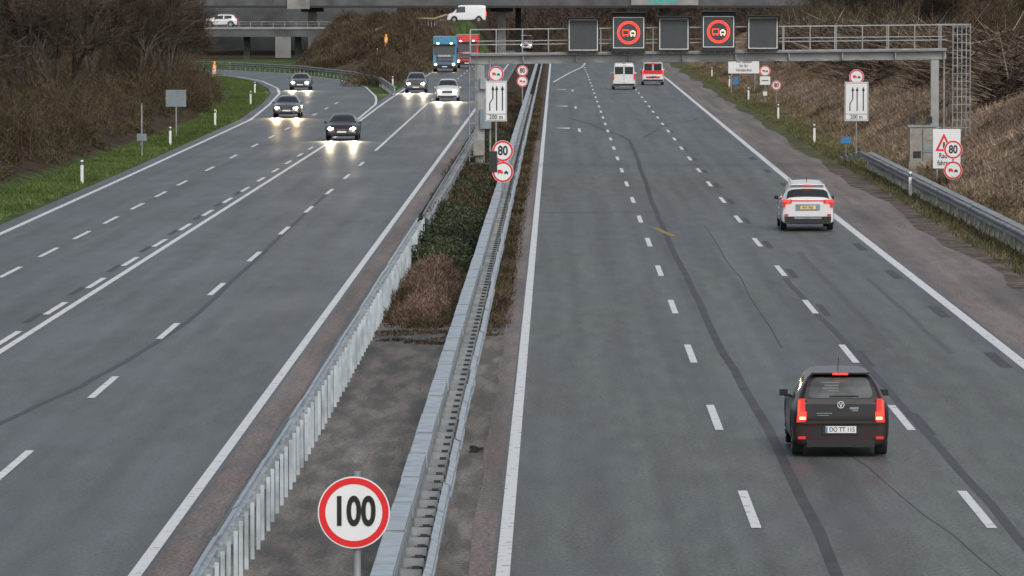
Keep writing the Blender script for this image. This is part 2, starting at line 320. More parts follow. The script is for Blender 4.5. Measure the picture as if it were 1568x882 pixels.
scrub('far_hedge',scatter(70,lambda y,r:-.5+r*24,655,700),1.8,1.3,260,.8,.06,SHRUB)
scrub('distant_woodland',scatter(280,lambda y,r:-80+r*150,780,960),4,6,260,1.6,.11,TWIG)
scrub('brush_pile',scatter(130,lambda y,r:21.0+r*7,230,560),1.7,1.8,420,2.2,.07,LOGS,flat=True)
scrub('hilltop_thicket',scatter(200,lambda y,r:27+r**1.4*26,250,720),2.4,3.2,330,1.0,.045,SHRUB)
def tree_mesh(seed,H):
    R=random.Random(seed); b=B(); tips=[]
    def grow(p,d,L,r,dep):
        q=p+d*L; b.cyl(p,q,r,BARK,5,r*.68)
        if dep==0: tips.append((q,d)); return
        if dep<=2: tips.append((p+d*L*.5,d))
        for i in range(R.choice([3,3,4]) if dep>1 else 4):
            a=R.uniform(0,6.283); t=R.uniform(.3,.85)
            e=d.orthogonal().normalized(); e.rotate(Quaternion(d,a))
            nd=(d*math.cos(t)+e*math.sin(t)+Vector((0,0,.18))).normalized()
            grow(p+d*L*R.uniform(.5,1),nd,L*R.uniform(.58,.8),r*.58,dep-1)
    for s in range(R.choice([2,3])):
        grow(Vector((R.uniform(-.4,.4),R.uniform(-.4,.4),-.3)),Vector((R.uniform(-.2,.2),R.uniform(-.2,.2),1)).normalized(),H*.3,H*.013,4)
    o=b.build('t'); me=o.data; bpy.data.objects.remove(o)
    T=np.array([list(t[0]) for t in tips]);Dd=np.array([list(t[1]) for t in tips]); k=9
    P=np.repeat(T,k,0)+rng.normal(size=(len(T)*k,3))*.12; dv=np.repeat(Dd,k,0)+rng.normal(size=P.shape)*.6; dv[:,2]+=.3; dv/=np.linalg.norm(dv,axis=1)[:,None]
    V,F,at=blades(P,dv,rng.uniform(.4,1.2,len(P)),np.full(len(P),.03)); m2=npmesh('tw',V,F,[TWIG],attr=at)
    return me,m2
TM=[tree_mesh(i,hh) for i,hh in enumerate([9,12,13,10])]
def tree(x,y,s=1):
    t=random.choice(TM); r=empty('bare_tree',(x,y,float(h(x,y))),random.uniform(0,6.28)); r.scale=(s*1.1,s*1.1,s)
    for nm,me in (('trunk_and_limbs',t[0]),('twigs',t[1])):
        o=bpy.data.objects.new(nm,me); col.objects.link(o); o.parent=r
for i in range(105):
    y=random.uniform(205,585); x=float(XL(y))-4.0-random.random()**1.2*18; tree(x,y,random.uniform(.75,1.25))
for i in range(26):
    y=random.uniform(300,700); x=29+random.random()*22; tree(x,y,random.uniform(.6,1.0))
for i in range(16): tree(random.uniform(-34,-10),random.uniform(750,800),.6)
for i in range(14): tree(random.uniform(2,40),random.uniform(745,800),.7)
# ---------------------------------------------------------------- guard rails
def wbeam(b,x,y0,y1,s,m,z0=.44,ztop=.76,seg=4.):
    hh=ztop-z0; pr=[(0,0),(s*.085,.14),(s*.085,.36),(0,.5),(s*.085,.64),(s*.085,.86),(0,1)]
    y=y0; ys_=[]
    while y<y1: ys_.append(y); y+=seg
    ys_.append(y1)
    for i in range(len(ys_)-1):
        a,c=ys_[i],ys_[i+1]+.1; jx=random.uniform(-.014,.014); jz=random.uniform(-.01,.01); off=s*.003*(i%2)
        vs=[]
        for px,pz in pr: vs+=[(x+px+jx+off,a,z0+pz*hh+jz),(x+px+jx+off,c,z0+pz*hh+jz)]
        b.add(vs,[(2*k,2*k+1,2*k+3,2*k+2) for k in range(6)],m)
b=B(); wbeam(b,-4.36,30,172,-1,GALV,.48,.80)
y=32
while y<172:
    jx=random.uniform(-.008,.008)
    b.box(-4.20+jx,y,.39,.055,.02,.80,GALVP); b.box(-4.226+jx,y+.04,.39,.006,.08,.80,GALVD); b.box(-4.29,y+.05,.66,.12,.05,.1,GALVD); y+=1.33
b.build('median_guardrail')
b=B(); wbeam(b,-4.3,176,400,-1,GALVD); wbeam(b,-4.12,172,400,1,GALVD)
y=176
while y<400: b.box(-4.2,y,.35,.1,.06,.75,GALVD); y+=2
wbeam(b,-4.3,400,700,-1,GALVD); b.build('median_guardrail')
b=B()
y=30
while y<640:
    jx=random.uniform(-.01,.01); jz=random.uniform(-.006,.006)
    b.box(-2.10+jx,y+2,.80+jz,.26,3.97,.07,GALV)
    b.box(-2.22+jx,y+2,.70,.03,3.97,.14,GALV); b.box(-1.98+jx,y+2,.70,.03,3.97,.14,GALV)
    b.box(-2.10+jx,y+4,.838+jz,.24,.22,.012,GALVD)
    y+=4
wbeam(b,-1.62,30,640,1,GALV,.44,.75); wbeam(b,-2.24,30,640,-1,GALV,.28,.58)
y=31
while y<400:
    b.box(-2.06,y,.38,.12,.08,.78,GALVD); b.box(-1.80,y,.62,.26,.12,.1,GALVD); b.box(-1.74,y+.06,.6,.1,.02,.22,DARK); y+=1.33
b.build('median_double_guardrail')
b=B(); wbeam(b,14.0,166,248,-1,GALVD); wbeam(b,14.32,150,246,1,GALVD); wbeam(b,14.0,130,166,-1,GALVD)
y=132
while y<248: b.box(14.16,y,.35,.12,.1,.74,GALVD); b.box(14.16,y+.1,.62,.28,.06,.08,GALVD); y+=2
for k in range(5): b.box(14.0-.1*k,249.5+2.2*k,.55-.12*k,.06,2.3,.3-.02*k,GALVD)
b.box(14.16,190,.78,.3,110,.03,GALVD); b.build('roadside_guardrail')
b=B()
for (x0,y0),(x1,y1) in zip(rampR[1:-1],rampR[2:]):
    off=Vector((y1-y0,-(x1-x0))).normalized()*1.6
    off=-off if off.y<0 else off
    for z0 in (.5,.72): b.cyl((x0+off.x,y0+off.y,z0),(x1+off.x,y1+off.y,z0),.09,GALVD,6)
    for k in range(14):
        t=k/14; px=x0+(x1-x0)*t+off.x; py=y0+(y1-y0)*t+off.y; b.box(px,py,.35,.1,.1,.8,GALVD)
b.build('slip_road_guardrail')
b=B(); pts=[(-20.0,600),(-17.5,640),(-15.3,680),(-14.2,700)]
for (x0,y0),(x1,y1) in zip(pts,pts[1:]):
    z0=float(h(x0,y0));z1=float(h(x1,y1)); b.cyl((x0,y0,z0+.9),(x1,y1,z1+.9),.16,TAN,6)
    for k in range(8):
        t=k/8; b.box(x0+(x1-x0)*t,y0+(y1-y0)*t,z0+(z1-z0)*t+.4,.1,.1,1.0,GALVD)
b.build('construction_barrier')
def delin(x,y,z=None):
    z=float(h(x,y)) if z is None else z; b=B(); b.box(0,0,.4,.12,.1,.8,SW); b.box(0,0,.86,.121,.101,.14,SB); b.box(0,0,.96,.12,.1,.07,SW,tx=.7,ty=.7); b.box(0,-.054,.86,.05,.01,.1,SBACK)
    b.build('delineator_post',loc=(x,y,z))
for x,y in [(-19.9,227),(-20.4,286),(-20.8,330),(-22.3,395),(-24.5,440),(13.9,292),(14.2,347),(14.6,412),(15,470),(15.2,530),(13.85,212),(-33.5,528),(-18,545),(-14.2,470)]: delin(x,y)
# ---------------------------------------------------------------- signs
def truckglyph(b,x,y,z,r):
    b.box(x-r*.30,y,z+.06*r,r*.36,.004,r*.30,SR); b.box(x-r*.04,y,z+.0*r,r*.12,.004,r*.2,SR); b.cyl((x-r*.38,y-.002,z-r*.14),(x-r*.38,y+.002,z-r*.14),r*.07,SR,8); b.cyl((x-r*.09,y-.002,z-r*.14),(x-r*.09,y+.002,z-r*.14),r*.07,SR,8)
    b.box(x+r*.32,y,z-.06*r,r*.36,.004,r*.13,SB); b.box(x+r*.32,y,z+.05*r,r*.2,.004,r*.12,SB); b.cyl((x+r*.2,y-.002,z-r*.16),(x+r*.2,y+.002,z-r*.16),r*.07,SB,8); b.cyl((x+r*.44,y-.002,z-r*.16),(x+r*.44,y+.002,z-r*.16),r*.07,SB,8)
def roundface(b,x,y,z,r,kind,root):
    b.cyl((x,y,z),(x,y+.03,z),r,SBACK,48); b.disc(x,y-.004,z,r,SW,48); b.ring(x,y-.008,z,r*.79,r*.965,SR,48)
    if kind=='truck': truckglyph(b,x,y-.012,z,r)
    else: txt(kind,(x,y-.012,z),r*(1.12 if len(kind)==3 else 1.2),SB,root,sx=.72 if len(kind)==3 else .78,bold=.03)
def signpost(x,y,faces,top,zb=0,base=None,r=.04,name='traffic_sign',px=0):
    z0=float(h(x,y)) if base is None else base
    root=empty(name,(x,y,0)); b=B(); b.cyl((px,.06,z0-.1),(px,.06,top),r,GALVD,10)
    for k,z,rr_ in faces: roundface(b,0,-.02,z,rr_,k,root); b.box(px,.03,z,.12,.06,.06,GALVD)
    return root,b
root,b=signpost(-2.1,56,[('100',2.42,.375)],2.84,base=0,name='speed_limit_sign',px=.03); b.build('sign_plate_and_post',root)
root,b=signpost(-1.92,194,[('80',2.28,.38),('truck',1.53,.38)],2.5,base=0,name='speed_limit_sign'); b.box(-.35,.1,1.9,.3,.3,.75,DARK); b.build('sign_plate_and_post',root)
root,b=signpost(-2.2,350,[('80',3.07,.36),('truck',2.38,.36)],3.2,base=0,name='speed_limit_sign'); b.build('sign_plate_and_post',root)
root,b=signpost(16.25,222,[('80',1.55,.38),('truck',.7,.38)],1.9,name='speed_limit_sign'); b.build('sign_plate_and_post',root)
root,b=signpost(15.9,392,[('80',1.45,.36)],1.7,name='speed_limit_sign'); b.build('sign_plate_and_post',root)
root,b=signpost(15.2,395,[('truck',2.45,.4)],2.6,name='speed_limit_sign'); b.box(0,-.03,1.75,.75,.03,.6,SW); b.box(0,-.05,1.75,.5,.01,.06,SB); b.box(0,-.03,.8,.3,.03,.3,SW); b.build('sign_plate_and_post',root)
def lane_sign(x,y,zc,w,hh,rz,rr_,left):
    root,b=signpost(x,y,[('truck',rz,rr_)],rz+.1,name='lane_guidance_sign')
    b.box(0,-.02,zc,w,.03,hh,SBACK); b.box(0,-.04,zc,w*.98,.01,hh*.99,SW)
    for sx in (-1,1): b.box(sx*w*.46,-.05,zc,.02,.006,hh*.94,SB)
    b.box(0,-.05,zc-hh*.32,w*.9,.006,.02,SB); b.box(0,-.05,zc+hh*.47,w*.9,.006,.02,SB); b.box(0,-.05,zc-hh*.47,w*.9,.006,.02,SB)
    for i,ox in enumerate((-.24,0.0,.26)):
        X0=ox*w; zb=zc-hh*.24; zt=zc+hh*.30; bend=(i==0)
        if bend:
            b.box(X0-.04,-.05,(zb+zc-.1)/2,.05,.006,zc-.1-zb,SB); b.quad([(X0-.065,-.052,zc-.1),(X0-.015,-.052,zc-.1),(X0+.12,-.052,zc+.12),(X0+.07,-.052,zc+.12)],SB); b.box(X0+.095,-.05,(zt+zc+.12)/2,.05,.006,zt-zc-.12,SB); X1=X0+.095
        else: b.box(X0+.03,-.05,(zb+zt)/2,.05,.006,zt-zb,SB); X1=X0+.03
        b.quad([(X1-.07,-.054,zt-.06),(X1+.07,-.054,zt-.06),(X1,-.054,zt+.15)],SB)
    txt('200 m',(0,-.056,zc-hh*.395),.26,SB,root,sx=.9)
    b.build('sign_board_and_post',root)
lane_sign(-2.6,233,3.33,.95,1.75,4.49,.33,True)
lane_sign(14.5,262,2.76,1.15,1.9,3.95,.36,False)
root=empty('warning_sign',(16.35,227,0)); b=B(); b.box(0,0,1.45,1.15,.03,1.65,SW); b.add([(-.48,-.025,1.35),(.24,-.025,1.35),(-.12,-.025,2.1)],[(0,1,2)],SR); b.add([(-.34,-.03,1.43),(.10,-.03,1.43),(-.12,-.03,1.9)],[(0,1,2)],SW); b.box(-.12,-.035,1.6,.08,.004,.25,SB)
for sx in (-.4,.4): b.cyl((sx,.05,0),(sx,.05,2.2),.04,GALVD)
b.build('sign_board',root); txt('Rad-\nfahrer',(-.12,-.03,1.0),.3,SB,root,sx=.75)
b=B(); b.box(0,0,2.1,1.15,.03,.95,SBACK); b.cyl((0,.05,-.2),(0,.05,2.55),.05,GALVD); b.box(0,-.02,2.1,1.18,.02,.05,GALVD); b.build('road_sign_back',loc=(-21.5,306,0))
b=B(); b.cyl((0,0,0),(0,0,2.6),.04,GALVD); b.box(0,-.1,.95,.45,.2,.35,SBACK); b.box(0,-.1,.7,.1,.1,.3,GALVD); b.build('sensor_pole',loc=(-20.3,265,0))
root=empty('thank_you_sign',(14.9,440,0)); b=B(); b.box(.3,0,2.2,2.5,.04,1.1,SW)
for sx in (-.7,1.2): b.cyl((sx,.05,0),(sx,.05,2.7),.05,GALVD)
b.build('sign_board',root); txt('Wir danken\nfür Ihr\nVerständnis',(.3,-.03,2.25),.34,SB,root)
b=B(); b.box(0,0,.9,.45,.03,.3,SBL); b.cyl((0,.03,0),(0,.03,1),.02,GALVD); b.build('kilometre_marker',loc=(14.0,262,0))
b=B(); b.box(0,0,.9,.4,.03,.6,SBL); b.cyl((0,.03,0),(0,.03,1),.02,GALVD); b.build('kilometre_marker',loc=(14.9,450,0))
b=B(); b.box(0,0,.2,1.25,.8,.5,CONC); b.box(0,0,1.2,1.15,.65,1.55,CAB); b.box(0,0,2.02,1.3,.75,.08,GALVD); b.box(0,-.34,1.2,.02,.02,1.45,DARK); b.box(-.25,-.34,.75,.35,.02,.3,DARK); b.box(.3,-.34,1.5,.25,.02,.2,GALVD); b.box(.25,-.34,1.0,.5,.01,.3,SBACK)
for sx in (-.45,.3): b.box(sx,0,2.3,.28,.25,.3,DARK); b.cyl((sx,0,2.0),(sx,0,2.3),.04,GALVD)
b.box(.08,-.345,1.1,.06,.01,.3,GALVD); b.box(-.4,-.345,1.3,.08,.01,.2,GALVD); b.build('control_cabinet',loc=(16.4,243,0),bevel=.01)
# ---------------------------------------------------------------- gantry
G=empty('sign_gantry',(0,245,0)); b=B()
def gz(x): return 5.02+.0105*(x+3.9)
xa,xb=-3.9,17.6
def slab(x0,x1,dz0,dz1,y0,y1,m):
    vs=[(x0,y0,gz(x0)+dz0),(x1,y0,gz(x1)+dz0),(x1,y1,gz(x1)+dz0),(x0,y1,gz(x0)+dz0),(x0,y0,gz(x0)+dz1),(x1,y0,gz(x1)+dz1),(x1,y1,gz(x1)+dz1),(x0,y1,gz(x0)+dz1)]
    b.add(vs,[(0,3,2,1),(4,5,6,7),(0,1,5,4),(1,2,6,5),(2,3,7,6),(3,0,4,7)],m)
slab(xa,xb,-.20,.10,0,.45,STEELG); slab(xa,xb,.12,.17,-.35,.95,STEELG); slab(xa,xb,.17,.25,-.38,-.35,GALVD); slab(xa,xb,-.26,-.205,-.05,.5,GALVD)
for yv,dl in ((-.33,(.6,1.28)),(.93,(.75,1.28))):
    for dz in dl: slab(xa,xb,dz,dz+.045,yv,yv+.04,STEELG)
    x=xa
    while x<=xb: b.box(x,yv+.02,gz(x)+.72,.05,.05,1.15,STEELG); x+=1.18*(1 if yv<0 else 2)
x=xa
while x<xb: b.box(x,.22,gz(x)-.05,.05,1.0,.3,STEELG); x+=2.4
b.box(-3.46,.2,2.45,.42,.42,4.9,STEELG); b.box(-3.46,.2,.15,.9,.9,.3,CONC); b.box(-3.2,-.1,2.3,.5,.3,.9,SBACK); b.box(-3.5,-.15,1.0,.5,.35,.7,CAB); b.box(-3.3,-.1,3.9,.3,.3,.5,GALVD); b.cyl((-3.0,-.05,0),(-3.0,-.05,5),.05,GALVD)
for k in range(9): b.box(-3.75,-.1,.6+k*.5,.35,.03,.03,GALVD)
for sx in (-.18,.18): b.box(-3.75+sx,-.1,2.6,.03,.03,5,GALVD)
b.box(-2.95,.2,3.0,.04,.04,3.6,DARK)
b.box(17.1,.2,2.6,.36,.42,5.3,STEELG); b.box(17.1,.2,.2,.9,.9,.4,CONC)
b.box(17.9,.2,6.55,1.5,.1,.08,STEELG)
for x in (17.9,18.1,18.3,18.5,18.68):
    b.box(x,-.1,4.15,.04,.045,4.9,GALVD); b.box(x+.05,.5,4.15,.04,.045,4.9,GALVD)
for k in range(14): b.box(18.29,-.1,1.9+k*.35,.8,.05,.03,GALVD); b.box(17.9,.2,1.9+k*.35,.03,.6,.03,GALVD)
b.box(17.4,.2,1.9,1.0,.3,.06,GALVD)
b.cyl((17.5,-.1,.3),(17.5,-.1,5.4),.05,GALVD)
b.build('frame_and_columns',G,bevel=.008)
b=B()
for i,(x,lit) in enumerate([(1.21,0),(3.25,1),(5.29,0),(7.3,1),(9.3,0)]):
    z=gz(x)+1.02+(.08 if lit else 0); w=1.52 if lit else 1.42; hh=1.78 if lit else 1.5
    b.box(x,-.55,z,w,.35,hh,BLK)
    fh=w*.92 if lit else hh*.93
    b.box(x,-.73,z,w*.92,.01,fh,SW); b.box(x,-.738,z,w*.92-.07,.01,fh-.07,PANEL)
    b.box(x,-.85,z+hh/2+.03,w+.12,.55,.05,BLK)
    for sx in (-1,1): b.box(x+sx*(w/2+.04),-.8,z+hh/2-.1,.03,.4,.25,BLK); b.box(x+sx*.4,-.2,z-.2,.08,.4,.08,GALVD)
    for k in range(4): b.box(x-.5+k*.33,-.7,z-hh/2-.04,.1,.3,.08,DARK)
    if lit:
        b.ring(x,-.75,z,.47,.515,LEDR); b.ring(x,-.75,z,.405,.43,LEDR)
        y=-.752; t=.03
        for cx,cz,sx,sz in [(-.13,.12,.28,t),(-.13,-.1,.28,t),(-.27,.01,t,.24),(.01,.01,t,.24)]: b.box(x+cx,y,z+cz,sx,.004,sz,LEDR)
        for cx,cz,sx,sz in [(.19,-.1,.22,t),(.19,.04,.22,t),(.09,-.03,t,.14),(.29,-.03,t,.14),(.19,.09,.12,t),(.12,-.15,.05,.05),(.26,-.15,.05,.05)]: b.box(x+cx,y-.002,z+cz,sx,.004,sz,LEDW)
        for cx in (-.22,-.05): b.box(x+cx,y,z-.15,.05,.004,.05,LEDR)
b.build('led_sign_panels',G)
# ---------------------------------------------------------------- vehicles
def lerp(p,y): return float(np.interp(y,[a for a,_ in p],[c for _,c in p]))
SPEC={
'hatch':dict(L=3.6,W=1.66,top=[(0,.86),(.04,.98),(.16,1.18),(.28,1.33),(.42,1.41),(1.3,1.46),(2.0,1.42),(2.75,1.02),(3.35,.9),(3.55,.72),(3.6,.5)],belt=[(0,.76),(.3,.90),(2.7,.88),(3.4,.74),(3.6,.46)],rw=[(0,.72),(.04,.71),(.28,.60),(.5,.56),(1.5,.55),(2,.54),(2.75,.66),(3.45,.64),(3.6,.5)],rg=(-1,-1),ws=(2.0,2.75),sw=[(.5,1.3),(1.36,2.4)],wh=(.50,2.92),r=.29,zb=.17),
'suv':dict(L=4.4,W=1.80,top=[(0,.98),(.05,1.10),(.38,1.44),(.6,1.58),(1.9,1.66),(2.5,1.60),(3.3,1.17),(4.1,1.02),(4.33,.82),(4.4,.55)],belt=[(0,.85),(.4,1.05),(3.3,.98),(4.15,.84),(4.4,.5)],rw=[(0,.78),(.05,.74),(.38,.63),(.6,.60),(1.9,.60),(2.5,.60),(3.3,.74),(4.2,.7),(4.4,.55)],rg=(.05,.38),ws=(2.5,3.3),sw=[(.7,1.7),(1.78,2.95)],wh=(.85,3.5),r=.35),
'sedan':dict(L=4.6,W=1.82,top=[(0,.86),(.06,1.0),(.6,1.04),(1.25,1.34),(1.9,1.42),(2.6,1.38),(3.35,.98),(4.25,.84),(4.5,.7),(4.6,.45)],belt=[(0,.76),(.6,.94),(3.3,.9),(4.3,.72),(4.6,.42)],rw=[(0,.74),(.6,.72),(1.25,.58),(2.6,.58),(3.35,.74),(4.3,.7),(4.6,.58)],rg=(.6,1.25),ws=(2.6,3.35),sw=[(1.1,1.9),(1.96,2.95)],wh=(.95,3.7),r=.33),
'van':dict(L=5.2,W=2.0,top=[(0,2.1),(.06,2.22),(.8,2.3),(3.4,2.28),(3.7,2.18),(4.4,1.3),(5.0,1.1),(5.15,.8),(5.2,.55)],belt=[(0,1.25),(3.5,1.25),(4.4,1.1),(5.0,.85),(5.2,.5)],rw=[(0,.84),(.8,.84),(3.7,.8),(4.4,.84),(5.0,.78),(5.2,.6)],rg=(-1,-1),ws=(3.7,4.4),sw=[(2.9,3.9)],wh=(.95,4.2),r=.36)}
def car_body(k,paint,lower=None):
    s=SPEC[k]; L,W=s['L'],s['W']; hw=W/2; r=s['r']+.07; Zb=s.get('zb',.22)
    arch=[]
    for wc in s['wh']:
        for t,f in ((-1.08,0),(-.85,.75),(-.45,1.12),(0,1.22),(.45,1.12),(.85,.75),(1.08,0)): arch.append((wc+t*r,Zb+(.02 if f else 0)+f*(r*1.22+.24-Zb-.02)/1.22))
    arch=[(0,Zb+.04),(.03,Zb)]+arch+[(L-.05,Zb),(L,Zb+.05)]
    arch=sorted(a for a in arch if 0<=a[0]<=L)
    key=set([a for a,_ in s['top']]+[e for w in s['sw'] for e in w])
    ys_=sorted(list(key)+[a for a,_ in arch])
    keep=[]
    for y in ys_:
        if keep and y-keep[-1]<.035:
            if y in key and keep[-1] not in key: keep[-1]=y
            continue
        keep.append(y)
    if keep[-1]!=L: keep[-1]=L
    b=B(); mp=b.m(paint);mg=b.m(GLASS);ml=b.m(lower or paint);mb=b.m(BLK)
    rings=[]
    for y in keep:
        zb=lerp(arch,y); zt=lerp(s['top'],y); zl=min(lerp(s['belt'],y),zt-.07); w=hw*(1-.08*max(0,1-y/.18)**2-.16*max(0,(y-(L-.45))/.45)**2); rw=min(lerp(s['rw'],y),w*.93)
        z2=zb+.10; z3=max(.50,zb+.2); z3=min(z3,zl-.08) if zl-.08>z2 else (z2+zl)/2
        half=[(0,zb),(w*.9,zb),(w*.99,z2),(w,z3),(w*.955,zl),(rw,zt-.07),(rw*.82,zt-.015),(rw*.4,zt)]
        rings.append([(x,y,z) for x,z in half]+[(0,y,zt+.004)]+[(-x,y,z) for x,z in half[::-1][:-1]])
    n=len(rings[0])
    for p in rings: b.v+=p
    def inn(a,c,iv): return a>=iv[0]-.02 and c<=iv[1]+.02
    for i in range(len(rings)-1):
        a,c=keep[i],keep[i+1]
        for j in range(n):
            j2=(j+1)%n; jj=j if j<8 else n-1-j
            m=mp
            if jj==0: m=mb
            elif jj in (1,2): m=ml
            elif jj==4 and any(inn(a,c,w) for w in s['sw']): m=mg
            elif jj in (5,6,7) and (inn(a,c,s['rg']) or inn(a,c,s['ws'])): m=mg
            b.f.append((i*n+j,i*n+j2,(i+1)*n+j2,(i+1)*n+j)); b.mi.append(m)
    for base,fl in ((0,0),((len(rings)-1)*n,1)):
        for j in range(8):
            f=[base+j,base+j+1,base+(n-j-1)%n,base+(n-j)%n]
            f=list(dict.fromkeys(f))
            if len(f)<3: continue
            b.f.append(tuple(f if fl else f[::-1])); b.mi.append(ml if j<2 else mp)
    return b,s
def hatch_rear(root,b,paint,hw):
    wr=hw*.9
    ys=lambda z: float(np.interp(z,[.86,.98,1.18,1.33,1.41],[0,.04,.16,.28,.42]))
    def lay(cx,cz,w,hh,r,tx,off,m):
        zs=sorted(set([cz-hh/2,cz+hh/2]+[z for z in (.98,1.18) if cz-hh/2<z<cz+hh/2]+[cz-hh/2+r*.3,cz-hh/2+r,cz+hh/2-r,cz+hh/2-r*.3]))
        rows=[]
        for z in zs:
            t=1+(tx-1)*(z-(cz-hh/2))/hh; d=min(z-(cz-hh/2),cz+hh/2-z); ins=0 if d>=r else r-math.sqrt(max(0,r*r-(r-d)**2))
            rows.append([(cx+q*(w/2*t-ins),ys(z)-off,z) for q in (-1,-.5,0,.5,1)])
        for a,c2 in zip(rows,rows[1:]):
            for q in range(4): b.add([a[q],a[q+1],c2[q+1],c2[q]],[(0,1,2,3)],m)
    lay(0,1.15,1.26,.42,.08,.84,.018,BLK)
    lay(0,1.165,1.12,.33,.08,.84,.026,RGLASS)
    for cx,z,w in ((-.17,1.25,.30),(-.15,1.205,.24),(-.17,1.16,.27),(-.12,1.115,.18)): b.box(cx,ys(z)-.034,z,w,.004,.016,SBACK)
    b.box(.06,ys(1.04)-.05,1.035,.5,.012,.014,BLK)
    lay(0,.80,1.20,.30,.05,1.0,.032,BLK)
    for sx in (-1,1):
        X_=sx*(wr-.075)
        b.box(X_,.02,.79,.15,.14,.40,TAILD,tx=.75,sh=(-sx*.015,.03)); b.box(sx*(wr-.10),-.055,.70,.13,.012,.14,TAIL); b.box(sx*(wr-.10),-.063,.665,.10,.01,.04,TAILC); b.box(sx*(wr-.035),-.05,.83,.035,.012,.26,TAIL,sh=(-sx*.01,.02))
        b.box(sx*(wr-.09),-.03,.33,.13,.03,.045,TAILD)
    b.box(0,-.02,.23,1.15,.05,.11,BLK); b.box(0,-.045,.585,1.36,.05,.03,paint)
    b.box(0,-.02,.47,.62,.02,.17,BLK)
    b.box(0,.30,1.405,1.02,.22,.03,paint,tx=.95); b.box(0,.185,1.395,.26,.02,.03,TAIL)
    b.ring(0,-.038,.89,.048,.060,SW,24); b.add([(-.03,-.039,.92),(-.018,-.039,.92),(0,-.039,.875),(.018,-.039,.92),(.03,-.039,.92),(.005,-.039,.85),(-.005,-.039,.85)],[(0,1,6),(1,2,6),(2,5,6),(2,3,5),(3,4,5)],SW)
    b.cyl((0,1.0,1.44),(0,.80,1.63),.006,BLK,5)
    b.box(0,-.04,.47,.52,.015,.115,SW); b.box(-.24,-.05,.47,.035,.004,.105,SBL)
    b.box(.22,-.036,.83,.15,.004,.04,SBACK,sh=(.01,0)); b.box(.24,-.036,.79,.1,.004,.02,SBACK); b.box(-.28,-.036,.745,.26,.004,.014,SBACK); b.box(-.30,-.036,.71,.2,.004,.012,SBACK)
    txt('DO TT 115',(.02,-.053,.47),.105,SB,root,sx=.85)
def spot(root,x,y,z,e,c):
    li=bpy.data.lights.new('headlight_beam','SPOT'); li.energy=e; li.color=c; li.spot_size=math.radians(75); li.spot_blend=.8; li.shadow_soft_size=.12
    o=bpy.data.objects.new('headlight_beam',li); col.objects.link(o); o.parent=root; o.location=(x,y,z); o.rotation_euler=(math.radians(90-7),0,0)
